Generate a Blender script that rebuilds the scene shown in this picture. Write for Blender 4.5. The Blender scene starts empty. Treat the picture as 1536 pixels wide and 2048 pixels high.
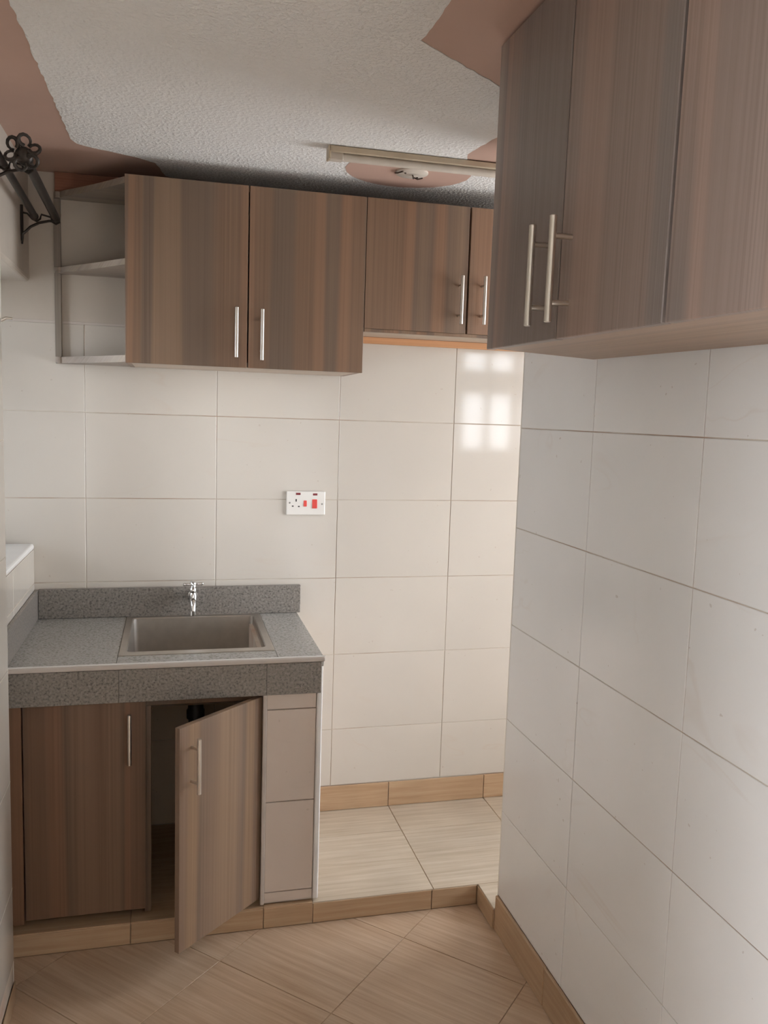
import bpy, bmesh, math, random
from mathutils import Vector, Matrix

S = bpy.context.scene
C = S.collection
rnd = random.Random(7)
H0 = 1.615                      # camera height above the lower floor; measured heights below are relative to the camera


def Z(z):
    return z + H0


# ------------------------------------------------------------------ camera
cam_d = bpy.data.cameras.new('camera')
cam = bpy.data.objects.new('camera', cam_d)
C.objects.link(cam)
yaw, pit, rol = .2484, -.1125, .0315
fw = Vector((math.sin(yaw) * math.cos(pit), math.cos(yaw) * math.cos(pit), math.sin(pit)))
r0 = Vector((math.cos(yaw), -math.sin(yaw), 0))
u0 = r0.cross(fw)
rr = r0 * math.cos(rol) + u0 * math.sin(rol)
uu = -r0 * math.sin(rol) + u0 * math.cos(rol)
m3 = Matrix((rr, uu, -fw)).transposed()
cam.matrix_world = Matrix.Translation((.2958, -3.1024, H0)) @ m3.to_4x4()
cam_d.sensor_fit = 'HORIZONTAL'
cam_d.sensor_width = 36
cam_d.lens = 36 * 1679.4 / 1536
cam_d.clip_start = .02
S.camera = cam

# ------------------------------------------------------------------ sky and exposure
S.view_settings.view_transform = 'Standard'
S.view_settings.look = 'None'
S.view_settings.gamma = 1
S.view_settings.use_curve_mapping = False
S.view_settings.exposure = 1.75
wd = bpy.data.worlds.new('overcast_sky')
S.world = wd
wd.use_nodes = True
wn, wl = wd.node_tree.nodes, wd.node_tree.links
wn.clear()
wo = wn.new('ShaderNodeOutputWorld')
wb = wn.new('ShaderNodeBackground')
wt = wn.new('ShaderNodeTexCoord')
ws = wn.new('ShaderNodeSeparateXYZ')
wr = wn.new('ShaderNodeValToRGB')
wr.color_ramp.elements[0].position = .46
wr.color_ramp.elements[0].color = (.78, .80, .83, 1)
wr.color_ramp.elements[1].position = .54
wr.color_ramp.elements[1].color = (.93, .98, 1.05, 1)
wm = wn.new('ShaderNodeMath')
wm.operation = 'MULTIPLY_ADD'
wm.inputs[1].default_value = .5
wm.inputs[2].default_value = .5
wl.new(wt.outputs['Generated'], ws.inputs[0])
wl.new(ws.outputs['Z'], wm.inputs[0])
wl.new(wm.outputs[0], wr.inputs[0])
wl.new(wr.outputs[0], wb.inputs[0])
wb.inputs[1].default_value = 4.0
wl.new(wb.outputs[0], wo.inputs[0])


def portal(name, loc, direction, w, h):
    """Marks a window opening for the renderer's sky sampling (gives off no light itself)."""
    d = bpy.data.lights.new(name, 'AREA')
    d.shape = 'RECTANGLE'
    d.size, d.size_y = w, h
    d.cycles.is_portal = True
    o = bpy.data.objects.new(name, d)
    C.objects.link(o)
    o.location = loc
    o.rotation_euler = Vector(direction).to_track_quat('-Z', 'Y').to_euler()


# the openings: left window, the two windows of the next room, the balcony opening behind the camera
W1 = (-.80, 0.0, Z(-.475), Z(.415))              # y0, y1, z0, z1 in the left wall
W2 = (2.15, 2.74, Z(-.22), Z(.46))               # x0, x1, z0, z1 in the wall y = -2.2
W5 = (-5.1, -2.75, Z(-1.58), Z(.42))             # y0, y1, z0, z1 in the pier wall, beside the camera
W4 = (-2.0, -.06, Z(-1.15), Z(.60))              # y0, y1, z0, z1 in the wall x = 2.8
portal('daylight_left', (-.42, (W1[0] + W1[1]) / 2, (W1[2] + W1[3]) / 2), (1, 0, 0), W1[1] - W1[0], W1[3] - W1[2])
portal('daylight_alcove', ((W2[0] + W2[1]) / 2, -2.34, (W2[2] + W2[3]) / 2), (0, 1, 0), W2[1] - W2[0], W2[3] - W2[2])
portal('daylight_east', (2.96, (W4[0] + W4[1]) / 2, (W4[2] + W4[3]) / 2), (-1, 0, 0), W4[1] - W4[0], W4[3] - W4[2])
portal('daylight_side', (-.42, (W5[0] + W5[1]) / 2, (W5[2] + W5[3]) / 2), (1, 0, 0), W5[1] - W5[0], W5[3] - W5[2])


# ------------------------------------------------------------------ materials
def mat(name):
    m = bpy.data.materials.new(name)
    m.use_nodes = True
    nt = m.node_tree
    b = nt.nodes['Principled BSDF']
    return m, nt, b


def node(nt, t, **k):
    n = nt.nodes.new(t)
    for a, v in k.items():
        setattr(n, a, v)
    return n


def ramp(nt, stops, interp='LINEAR'):
    n = nt.nodes.new('ShaderNodeValToRGB')
    cr = n.color_ramp
    cr.interpolation = interp
    while len(cr.elements) < len(stops):
        cr.elements.new(.5)
    for e, (p, c) in zip(cr.elements, stops):
        e.position = p
        e.color = (c[0], c[1], c[2], 1)
    return n


def coords(nt, rand=True, scale=(1, 1, 1)):
    tc = node(nt, 'ShaderNodeTexCoord')
    mp = node(nt, 'ShaderNodeMapping')
    mp.inputs['Scale'].default_value = scale
    nt.links.new(tc.outputs['Object'], mp.inputs['Vector'])
    if rand:
        oi = node(nt, 'ShaderNodeObjectInfo')
        mu = node(nt, 'ShaderNodeMath', operation='MULTIPLY')
        mu.inputs[1].default_value = 37
        nt.links.new(oi.outputs['Random'], mu.inputs[0])
        nt.links.new(mu.outputs[0], mp.inputs['Location'])
    return mp.outputs['Vector']


def noise(nt, vec, scale, detail=3, rough=.55, dist=0):
    n = node(nt, 'ShaderNodeTexNoise')
    n.inputs['Scale'].default_value = scale
    n.inputs['Detail'].default_value = detail
    n.inputs['Roughness'].default_value = rough
    n.inputs['Distortion'].default_value = dist
    nt.links.new(vec, n.inputs['Vector'])
    return n.outputs['Fac']


def mix(nt, fac, a, b, mode='MIX'):
    n = node(nt, 'ShaderNodeMix', data_type='RGBA', blend_type=mode)
    for s, v in ((n.inputs[0], fac), (n.inputs[6], a), (n.inputs[7], b)):
        if hasattr(v, 'links') or hasattr(v, 'is_linked'):
            nt.links.new(v, s)
        elif isinstance(v, (int, float)):
            s.default_value = v
        else:
            s.default_value = (v[0], v[1], v[2], 1)
    return n.outputs[2]


def bump(nt, b, h, strength, dist=.002):
    n = node(nt, 'ShaderNodeBump')
    n.inputs['Strength'].default_value = strength
    n.inputs['Distance'].default_value = dist
    nt.links.new(h, n.inputs['Height'])
    nt.links.new(n.outputs[0], b.inputs['Normal'])


def plain(name, col, rough=.5, metal=0, var=.06, vscale=9, spec=.5):
    m, nt, b = mat(name)
    v = coords(nt)
    f = noise(nt, v, vscale, 4)
    r = ramp(nt, [(.3, [c * (1 - var) for c in col]), (.7, [min(1, c * (1 + var)) for c in col])])
    nt.links.new(f, r.inputs[0])
    nt.links.new(r.outputs[0], b.inputs['Base Color'])
    b.inputs['Roughness'].default_value = rough
    b.inputs['Metallic'].default_value = metal
    b.inputs['Specular IOR Level'].default_value = spec
    return m


def wall_tile_mat(name, base, vein, rough):
    m, nt, b = mat(name)
    v = coords(nt)
    cloud = noise(nt, v, 3.0, 4, .5, .4)
    r1 = ramp(nt, [(.3, [c * .96 for c in base]), (.7, base)])
    nt.links.new(cloud, r1.inputs[0])
    # faint wandering marble veins, mostly horizontal
    v2 = coords(nt, True, (1.0, 1.0, 2.6))
    n2 = noise(nt, v2, 1.5, 3, .5, 1.0)
    r2 = ramp(nt, [(.485, (0, 0, 0)), (.5, (1, 1, 1)), (.515, (0, 0, 0))])
    nt.links.new(n2, r2.inputs[0])
    n3 = noise(nt, v, 2.3, 2)
    r3 = ramp(nt, [(.52, (0, 0, 0)), (.75, (.30, .30, .30))])
    nt.links.new(n3, r3.inputs[0])
    f = mix(nt, 1.0, r2.outputs[0], r3.outputs[0], 'MULTIPLY')
    col = mix(nt, f, r1.outputs[0], vein)
    # sparse specks of dirt
    vo = noise(nt, v, 60, 1)
    r4 = ramp(nt, [(.775, (0, 0, 0)), (.79, (.35, .35, .35))])
    nt.links.new(vo, r4.inputs[0])
    col = mix(nt, r4.outputs[0], col, (.42, .33, .26))
    nt.links.new(col, b.inputs['Base Color'])
    b.inputs['Roughness'].default_value = rough
    bump(nt, b, noise(nt, v, 14, 2), .05, .002)
    return m


def streak_mat(name, a, c, d, axis, rough, sc=1.0):
    """Travertine-like floor tile; the streaks run along `axis` (0 = x, 1 = y)."""
    m, nt, b = mat(name)
    s = [3.0, 3.0, 3.0]
    s[1 - axis] = 75
    s[2] = 75
    s = [x * sc for x in s]
    v = coords(nt, True, tuple(s))
    f = noise(nt, v, 1.0, 5, .62, .25)
    r = ramp(nt, [(.28, a), (.5, c), (.72, d)])
    nt.links.new(f, r.inputs[0])
    v2 = coords(nt)
    cl = noise(nt, v2, 3.5, 3)
    r2 = ramp(nt, [(.35, (.88, .88, .88)), (.65, (1, 1, 1))])
    nt.links.new(cl, r2.inputs[0])
    col = mix(nt, 1.0, r.outputs[0], r2.outputs[0], 'MULTIPLY')
    nt.links.new(col, b.inputs['Base Color'])
    b.inputs['Roughness'].default_value = rough
    bump(nt, b, f, .06, .001)
    return m


def wood_mat(name, cols, rough=.42, axis='Z', gain=1.0, seed=0.0):
    """Striped laminate. The grain runs along `axis`; bands cross it."""
    m, nt, b = mat(name)
    tc = node(nt, 'ShaderNodeTexCoord')
    sp = node(nt, 'ShaderNodeSeparateXYZ')
    nt.links.new(tc.outputs['Object'], sp.inputs[0])
    oi = node(nt, 'ShaderNodeObjectInfo')
    along = {'X': 0, 'Y': 1, 'Z': 2}[axis]
    others = [i for i in range(3) if i != along]
    add = node(nt, 'ShaderNodeMath', operation='ADD')
    nt.links.new(sp.outputs[others[0]], add.inputs[0])
    nt.links.new(sp.outputs[others[1]], add.inputs[1])
    off = node(nt, 'ShaderNodeMath', operation='MULTIPLY_ADD')
    off.inputs[1].default_value = 23.0
    off.inputs[2].default_value = seed
    nt.links.new(oi.outputs['Random'], off.inputs[0])
    ac = node(nt, 'ShaderNodeMath', operation='ADD')
    nt.links.new(add.outputs[0], ac.inputs[0])
    nt.links.new(off.outputs[0], ac.inputs[1])

    def vec(sa, sl):
        a = node(nt, 'ShaderNodeMath', operation='MULTIPLY')
        a.inputs[1].default_value = sa
        nt.links.new(ac.outputs[0], a.inputs[0])
        l = node(nt, 'ShaderNodeMath', operation='MULTIPLY')
        l.inputs[1].default_value = sl
        nt.links.new(sp.outputs[along], l.inputs[0])
        cb = node(nt, 'ShaderNodeCombineXYZ')
        nt.links.new(a.outputs[0], cb.inputs[0])
        nt.links.new(l.outputs[0], cb.inputs[1])
        return cb.outputs[0]
    bands = noise(nt, vec(3.4, .06), 1.0, 1.3, .5, .12)
    r1 = ramp(nt, [(.27, cols[0]), (.34, cols[1]), (.385, cols[1]), (.40, cols[2]), (.455, cols[2]), (.475, cols[0]), (.515, cols[0]), (.53, cols[3]), (.56, cols[3]), (.575, cols[2]), (.61, cols[1]), (.67, cols[1]), (.69, cols[0])])
    nt.links.new(bands, r1.inputs[0])
    fine = noise(nt, vec(180, .7), 1.0, 2, .6, .2)
    r2 = ramp(nt, [(.3, (.76, .75, .74)), (.5, (1, 1, 1)), (.72, (1.14, 1.14, 1.14))])
    nt.links.new(fine, r2.inputs[0])
    md = noise(nt, vec(11, .12), 1.0, 1, .5, .1)
    rm = ramp(nt, [(.42, (.25, .25, .25)), (.6, (1, 1, 1))])
    nt.links.new(md, rm.inputs[0])
    col = mix(nt, rm.outputs[0], r1.outputs[0], mix(nt, 1.0, r1.outputs[0], r2.outputs[0], 'MULTIPLY'))
    # long wandering darker grain
    gr = noise(nt, vec(55, .6), 1.0, 3, .5, .5)
    r3 = ramp(nt, [(.35, (.92, .915, .91)), (.55, (1, 1, 1))])
    nt.links.new(gr, r3.inputs[0])
    col = mix(nt, 1.0, col, r3.outputs[0], 'MULTIPLY')
    nt.links.new(col, b.inputs['Base Color'])
    b.inputs['Roughness'].default_value = rough
    b.inputs['Specular IOR Level'].default_value = .4
    bump(nt, b, fine, .08, .0006)
    return m


def granite_mat(name, dark, midc, light, rough):
    m, nt, b = mat(name)
    v = coords(nt)
    f = noise(nt, v, 135, 4, .62)
    r = ramp(nt, [(.36, dark), (.46, midc), (.56, [c * 1.15 for c in midc]), (.68, light)])
    nt.links.new(f, r.inputs[0])
    vo = node(nt, 'ShaderNodeTexVoronoi')
    vo.inputs['Scale'].default_value = 105
    nt.links.new(v, vo.inputs['Vector'])
    r2 = ramp(nt, [(.12, (1, 1, 1)), (.2, (0, 0, 0))])
    nt.links.new(vo.outputs['Distance'], r2.inputs[0])
    n2 = noise(nt, v, 20, 2)
    r3 = ramp(nt, [(.5, (0, 0, 0)), (.6, (.9, .9, .9))])
    nt.links.new(n2, r3.inputs[0])
    fac = mix(nt, 1.0, r2.outputs[0], r3.outputs[0], 'MULTIPLY')
    col = mix(nt, fac, r.outputs[0], [c * .45 for c in dark])
    nt.links.new(col, b.inputs['Base Color'])
    b.inputs['Roughness'].default_value = rough
    bump(nt, b, f, .1, .0008)
    return m


def plaster_mat(name, base):
    m, nt, b = mat(name)
    v = coords(nt, False)
    f = noise(nt, v, 3, 3)
    r = ramp(nt, [(.3, [c * .95 for c in base]), (.7, base)])
    nt.links.new(f, r.inputs[0])
    nt.links.new(r.outputs[0], b.inputs['Base Color'])
    b.inputs['Roughness'].default_value = .6
    h1 = noise(nt, v, 95, 2, .5)
    rh = ramp(nt, [(.42, (0, 0, 0)), (.66, (1, 1, 1))])
    nt.links.new(h1, rh.inputs[0])
    bump(nt, b, rh.outputs[0], .55, .0035)
    return m


def grout_mat(name, a, c):
    m, nt, b = mat(name)
    v = coords(nt, False)
    f = noise(nt, v, 2.6, 4, .6)
    r = ramp(nt, [(.42, a), (.62, c)])
    nt.links.new(f, r.inputs[0])
    nt.links.new(r.outputs[0], b.inputs['Base Color'])
    b.inputs['Roughness'].default_value = .9
    return m


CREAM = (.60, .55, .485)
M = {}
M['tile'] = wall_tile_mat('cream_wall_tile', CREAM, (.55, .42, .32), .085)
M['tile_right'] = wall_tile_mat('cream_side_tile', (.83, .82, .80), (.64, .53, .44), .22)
M['cupboard_tile'] = wall_tile_mat('tan_inner_tile', (.72, .60, .47), (.55, .42, .30), .6)  # browner tile tone inside the sink cupboard
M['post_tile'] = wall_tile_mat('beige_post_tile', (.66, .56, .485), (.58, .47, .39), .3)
M['grout'] = grout_mat('wall_grout', (.60, .54, .46), (.42, .28, .20))
M['floor_grout'] = grout_mat('floor_grout', (.46, .33, .22), (.34, .24, .16))
M['beige_shaded'] = plain('shaded_beige_wall_paint', (.52, .46, .39), .6, var=.05, vscale=5)  # beige paint, darkened to carry the shade around lintel and shelf
M['plaster'] = plain('cream_paint', (.70, .67, .60), .55, var=.04, vscale=4)
M['blocker'] = plain('blocker_grey', (.24, .25, .26), .8, var=.05)
M['pink'] = plain('pink_paint', (.56, .375, .30), .55, var=.05, vscale=4)
M['textured'] = plaster_mat('textured_ceiling', (.86, .845, .82))
M['floor_diag'] = streak_mat('tan_floor_tile', (.48, .325, .21), (.58, .42, .29), (.67, .515, .375), 1, .32)
M['floor_x'] = streak_mat('pale_floor_tile', (.43, .35, .255), (.52, .435, .33), (.59, .51, .41), 0, .3)
M['skirt'] = streak_mat('skirting_tile', (.42, .265, .15), (.49, .325, .195), (.55, .39, .245), 0, .4)
M['skirt_y'] = streak_mat('skirting_tile_side', (.42, .27, .155), (.49, .33, .20), (.55, .395, .25), 1, .4)
BROWN = [(.218, .134, .086), (.255, .168, .11), (.178, .122, .087), (.265, .155, .097)]
GREYW = [(.295, .222, .19), (.355, .288, .253), (.24, .196, .176), (.35, .248, .205)]
M['wood'] = wood_mat('brown_laminate', BROWN)
M['wood_right'] = wood_mat('grey_brown_laminate', GREYW, .38, seed=3.1)
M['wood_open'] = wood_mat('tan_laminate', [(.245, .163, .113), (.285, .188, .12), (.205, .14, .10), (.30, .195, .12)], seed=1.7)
M['wood_shaded'] = wood_mat('shaded_brown_laminate', [(.165, .092, .057), (.19, .112, .07), (.138, .085, .056), (.20, .106, .063)], seed=.9)  # same brown laminate, with the shade under the counter put into its colour
M['wood_under_y'] = wood_mat('underside_laminate', [(.40, .29, .21), (.44, .32, .24), (.38, .28, .21), (.42, .30, .22)], .45, 'Y')
M['wood_pale_x'] = wood_mat('pale_laminate', [(.46, .37, .29), (.50, .40, .32), (.44, .36, .28), (.48, .38, .30)], .45, 'X')
M['wood_shelf'] = wood_mat('shelf_laminate', [(.30, .25, .20), (.34, .28, .225), (.28, .23, .19), (.32, .26, .20)], .45, 'X')
M['wood_shelf_z'] = wood_mat('shelf_post_laminate', [(.26, .22, .18), (.30, .25, .20), (.24, .20, .165), (.28, .23, .18)], .45, 'Z')
M['timber'] = wood_mat('raw_orange_timber', [(.55, .27, .12), (.60, .31, .15), (.52, .25, .11), (.58, .29, .14)], .6, 'X')
M['timber_dark'] = wood_mat('red_brown_timber', [(.30, .13, .08), (.34, .16, .10), (.27, .12, .07), (.32, .14, .09)], .6, 'X')
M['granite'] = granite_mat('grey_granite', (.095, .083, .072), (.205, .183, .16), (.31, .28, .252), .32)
M['granite_top'] = granite_mat('pale_granite', (.20, .19, .172), (.365, .35, .325), (.48, .46, .43), .26)  # paler granite tone for the countertop slabs
M['steel'] = plain('dull_screw_steel', (.30, .28, .26), .45, .3, .05, 30)
M['handle'] = plain('satin_nickel', (.74, .70, .64), .3, 1.0, .03, 40)
M['chrome'] = plain('chrome', (.86, .87, .88), .08, 1.0, .02, 20)
M['sinksteel'] = plain('dull_sink_steel', (.57, .53, .485), .36, 1.0, .06, 25)
M['white_trim'] = plain('white_plastic', (.80, .78, .75), .35, 0, .03)
M['trim_grey'] = plain('pinkish_plastic', (.55, .49, .44), .4, 0, .04)
M['socket'] = plain('socket_plastic', (.80, .77, .72), .3, 0, .02)
M['red'] = plain('red_switch', (.72, .07, .055), .3, 0, .05)
M['neon'] = plain('dark_red_lens', (.20, .025, .03), .2, 0, .05)
M['dark'] = plain('black_hole', (.02, .018, .016), .6, 0, .1)
M['pipe'] = plain('black_plastic_pipe', (.018, .017, .018), .4, 0, .1)
M['iron'] = plain('dark_bronze_iron', (.045, .037, .032), .42, .6, .2, 30)
M['lamp_body'] = plain('aged_cream_enamel', (.52, .42, .30), .5, 0, .1, 14)
M['lamp_tube'] = plain('dusty_white_tube', (.62, .55, .47), .4, 0, .05, 20)
M['frame'] = plain('window_frame_paint', (.55, .54, .52), .45, 0, .03)
M['wire'] = plain('wire_sheath', (.05, .03, .02), .5, 0, .1)


def glass_mat():
    m = bpy.data.materials.new('window_glass')
    m.use_nodes = True
    nt = m.node_tree
    nt.nodes.clear()
    o = node(nt, 'ShaderNodeOutputMaterial')
    t = node(nt, 'ShaderNodeBsdfTransparent')
    g = node(nt, 'ShaderNodeBsdfGlossy')
    g.inputs['Roughness'].default_value = .02
    fr = node(nt, 'ShaderNodeFresnel')
    x = node(nt, 'ShaderNodeMixShader')
    nt.links.new(fr.outputs[0], x.inputs[0])
    nt.links.new(t.outputs[0], x.inputs[1])
    nt.links.new(g.outputs[0], x.inputs[2])
    nt.links.new(x.outputs[0], o.inputs[0])
    return m


M['glass'] = glass_mat()


# ------------------------------------------------------------------ mesh helpers
def link(name, me, m, parent=None, loc=(0, 0, 0), rot=(0, 0, 0)):
    o = bpy.data.objects.new(name, me)
    if m is not None and not me.materials:
        me.materials.append(m)
    C.objects.link(o)
    o.parent = parent
    o.location = loc
    o.rotation_euler = rot
    return o


def done(bm, name, smooth=False):
    bmesh.ops.recalc_face_normals(bm, faces=bm.faces[:])
    me = bpy.data.meshes.new(name)
    bm.to_mesh(me)
    bm.free()
    if smooth:
        for p in me.polygons:
            p.use_smooth = True
        me.set_sharp_from_angle(angle=math.radians(42))
    return me


def box_bm(x0, x1, y0, y1, z0, z1, bev=0.0, seg=1, bm=None):
    own = bm is None
    b2 = bmesh.new()
    r = bmesh.ops.create_cube(b2, size=1)
    for v in r['verts']:
        v.co = Vector(((x0 + x1) / 2 + v.co.x * (x1 - x0), (y0 + y1) / 2 + v.co.y * (y1 - y0), (z0 + z1) / 2 + v.co.z * (z1 - z0)))
    if bev:
        bmesh.ops.bevel(b2, geom=b2.edges[:], offset=bev, segments=seg, affect='EDGES', profile=.5)
    if own:
        return b2
    t = bpy.data.meshes.new('t')
    b2.to_mesh(t)
    b2.free()
    bm.from_mesh(t)
    bpy.data.meshes.remove(t)
    return bm


def box(name, x0, x1, y0, y1, z0, z1, m, parent=None, bev=.001, seg=1, origin=None):
    """A box whose object origin is its own centre (or `origin`), parented under parent (an Empty without rotation offset)."""
    o = Vector(origin) if origin else Vector(((x0 + x1) / 2, (y0 + y1) / 2, (z0 + z1) / 2))
    bm = box_bm(x0 - o.x, x1 - o.x, y0 - o.y, y1 - o.y, z0 - o.z, z1 - o.z, bev, seg)
    pl = Vector(parent.get('base', (0, 0, 0))) if parent else Vector((0, 0, 0))
    return link(name, done(bm, name), m, parent, o - pl)


def empty(name, loc, label=None, cat=None, group=None):
    o = bpy.data.objects.new(name, None)
    o.empty_display_size = .1
    C.objects.link(o)
    o.location = loc
    o['base'] = tuple(loc)
    if label:
        o['label'] = label
    if cat:
        o['category'] = cat
    if group:
        o['group'] = group
    return o


def structure(o):
    o['kind'] = 'structure'
    return o


def tube_bm(bm, p0, p1, r, n=14, r1=None, cap=True):
    p0, p1 = Vector(p0), Vector(p1)
    d = p1 - p0
    q = d.to_track_quat('Z', 'Y')
    ra, rb = r, r if r1 is None else r1
    A = [bm.verts.new(p0 + q @ Vector((ra * math.cos(2 * math.pi * i / n), ra * math.sin(2 * math.pi * i / n), 0))) for i in range(n)]
    B = [bm.verts.new(p1 + q @ Vector((rb * math.cos(2 * math.pi * i / n), rb * math.sin(2 * math.pi * i / n), 0))) for i in range(n)]
    for i in range(n):
        bm.faces.new((A[i], A[(i + 1) % n], B[(i + 1) % n], B[i]))
    if cap:
        bm.faces.new(A[::-1])
        bm.faces.new(B)
    return bm


def path_bm(bm, pts, r, n=10):
    """A swept tube through pts with smoothed frames."""
    pts = [Vector(p) for p in pts]
    rings = []
    for i, p in enumerate(pts):
        d = (pts[min(i + 1, len(pts) - 1)] - pts[max(i - 1, 0)]).normalized()
        a = d.cross(Vector((.31, .87, .38))).normalized()
        b = d.cross(a)
        rad = r[i] if isinstance(r, (list, tuple)) else r
        rings.append([bm.verts.new(p + a * rad * math.cos(2 * math.pi * k / n) + b * rad * math.sin(2 * math.pi * k / n)) for k in range(n)])
    for A, B in zip(rings, rings[1:]):
        for k in range(n):
            bm.faces.new((A[k], A[(k + 1) % n], B[(k + 1) % n], B[k]))
    bm.faces.new(rings[0][::-1])
    bm.faces.new(rings[-1])
    return bm


def lathe_bm(bm, prof, n=20, centre=(0, 0, 0), axis=(0, 0, 1)):
    q = Vector(axis).to_track_quat('Z', 'Y')
    c = Vector(centre)
    rings = []
    for r, z in prof:
        rings.append([bm.verts.new(c + q @ Vector((max(r, 1e-4) * math.cos(2 * math.pi * i / n), max(r, 1e-4) * math.sin(2 * math.pi * i / n), z))) for i in range(n)])
    for A, B in zip(rings, rings[1:]):
        for i in range(n):
            bm.faces.new((A[i], A[(i + 1) % n], B[(i + 1) % n], B[i]))
    bm.faces.new(rings[0][::-1])
    bm.faces.new(rings[-1])
    return bm


def prism_bm(poly, z0, z1, bm=None):
    bm = bm or bmesh.new()
    A = [bm.verts.new((x, y, z0)) for x, y in poly]
    B = [bm.verts.new((x, y, z1)) for x, y in poly]
    n = len(poly)
    for i in range(n):
        bm.faces.new((A[i], A[(i + 1) % n], B[(i + 1) % n], B[i]))
    bm.faces.new(A[::-1])
    bm.faces.new(B)
    return bm


TILES = {}


def tile_mesh(w, h, m, axis):
    """Bevelled tile, w x h, 6 mm thick, face at 0. axis: 'y-' faces -y, 'x-' faces -x, 'x+' faces +x, 'z+' faces up."""
    k = (round(w, 4), round(h, 4), m, axis)
    if k in TILES:
        return TILES[k]
    bm = bmesh.new()
    e = .0012
    rings = []
    for d, t in ((0, .006), (0, .0009), (e, 0)):
        rings.append([(sx * (w / 2 - d), sy * (h / 2 - d), t) for sx, sy in ((-1, -1), (1, -1), (1, 1), (-1, 1))])
    vs = []
    for r in rings:
        q = []
        for a, b, t in r:
            p = {'y-': (a, t, b), 'x-': (t, a, b), 'x+': (-t, a, b), 'z+': (a, b, -t)}[axis]
            q.append(bm.verts.new(p))
        vs.append(q)
    for A, B in zip(vs, vs[1:]):
        for i in range(4):
            bm.faces.new((A[i], A[(i + 1) % 4], B[(i + 1) % 4], B[i]))
    bm.faces.new(vs[-1])
    bm.faces.new(vs[0][::-1])
    me = done(bm, 'tile')
    me.materials.append(M[m])
    TILES[k] = me
    return me


GAP = .0022


def grid_tiles(parent, axis, plane, us, vs, m, name='tile', holes=(), gap=GAP, jit=.0005):
    """Tiles between the seam positions us (horizontal) and vs (height) on a wall plane."""
    for u0, u1 in zip(us, us[1:]):
        for v0, v1 in zip(vs, vs[1:]):
            w, h = u1 - u0 - gap, v1 - v0 - gap
            if w < .012 or h < .006:
                continue
            cu, cv = (u0 + u1) / 2, (v0 + v1) / 2
            if any(a < cu < b and c < cv < d for a, b, c, d in holes):
                continue
            j = rnd.uniform(0, jit)
            loc = {'y-': (cu, plane + j, cv), 'x-': (plane + j, cu, cv), 'x+': (plane - j, cu, cv), 'z+': (cu, cv, plane - j)}[axis]
            link(name, tile_mesh(w, h, m, axis), M[m], parent, loc)


def clip(poly, x0, x1, y0, y1):
    def cut(p, f, inter):
        out = []
        for i in range(len(p)):
            a, b = p[i], p[(i + 1) % len(p)]
            if f(a):
                out.append(a)
            if f(a) != f(b):
                out.append(inter(a, b))
        return out

    def ix(v):
        return lambda a, b: (v, a[1] + (b[1] - a[1]) * (v - a[0]) / (b[0] - a[0]))

    def iy(v):
        return lambda a, b: (a[0] + (b[0] - a[0]) * (v - a[1]) / (b[1] - a[1]), v)
    for f, i in ((lambda a: a[0] >= x0, ix(x0)), (lambda a: a[0] <= x1, ix(x1)), (lambda a: a[1] >= y0, iy(y0)), (lambda a: a[1] <= y1, iy(y1))):
        if poly:
            poly = cut(poly, f, i)
    return poly


# ------------------------------------------------------------------ the room
XL, XR, XP = -.172, 1.3046, -.119          # left wall, right wall, pier face
YE = -.757                                 # end of the right wall
ZC = Z(.777)                               # ceiling
ZA = Z(-1.545)                             # raised floor of the alcove
YR, XE, YS = -5.2, 2.8, -2.2               # rear wall, far right wall, south wall of the next room
T = .006

# main floor, diagonal tiles
fl = structure(box('floor', -.9, XE + .3, YR - .3, .2, -.10, -.0022, M['floor_grout'], bev=0))
fl['base'] = tuple(fl.location)
s2 = math.sqrt(2)


def pq(p, q):
    return ((p + q) / s2, (p - q) / s2)


g = .0024
for i in range(-11, 6):
    for j in range(-4, 15):
        p0, q0 = .182 + .4 * i, .834 + .4 * j
        pl = [pq(p0 + g / 2, q0 + g / 2), pq(p0 + .4 - g / 2, q0 + g / 2), pq(p0 + .4 - g / 2, q0 + .4 - g / 2), pq(p0 + g / 2, q0 + .4 - g / 2)]
        pl = clip(pl, XL, XR, YR, -.612)
        if len(pl) < 3:
            continue
        ar = abs(sum(a[0] * b[1] - b[0] * a[1] for a, b in zip(pl, pl[1:] + pl[:1]))) / 2
        if ar < .00004:
            continue
        cx, cy = sum(a[0] for a in pl) / len(pl), sum(a[1] for a in pl) / len(pl)
        loc2 = [((x - cx + y - cy) / s2, (-(x - cx) + y - cy) / s2) for x, y in pl]
        bm = bmesh.new()
        n = len(loc2)
        top = [bm.verts.new((x * .997, y * .997, 0)) for x, y in loc2]
        rim = [bm.verts.new((x, y, -.0008)) for x, y in loc2]
        bot = [bm.verts.new((x, y, -.006)) for x, y in loc2]
        for A, B in ((top, rim), (rim, bot)):
            for k in range(n):
                bm.faces.new((A[k], A[(k + 1) % n], B[(k + 1) % n], B[k]))
        bm.faces.new(top)
        o = link('tile', done(bm, 'floor_tile'), M['floor_diag'], fl, Vector((cx, cy, -rnd.uniform(0, .0004))) - fl.location, (0, 0, math.pi / 4))

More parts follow.
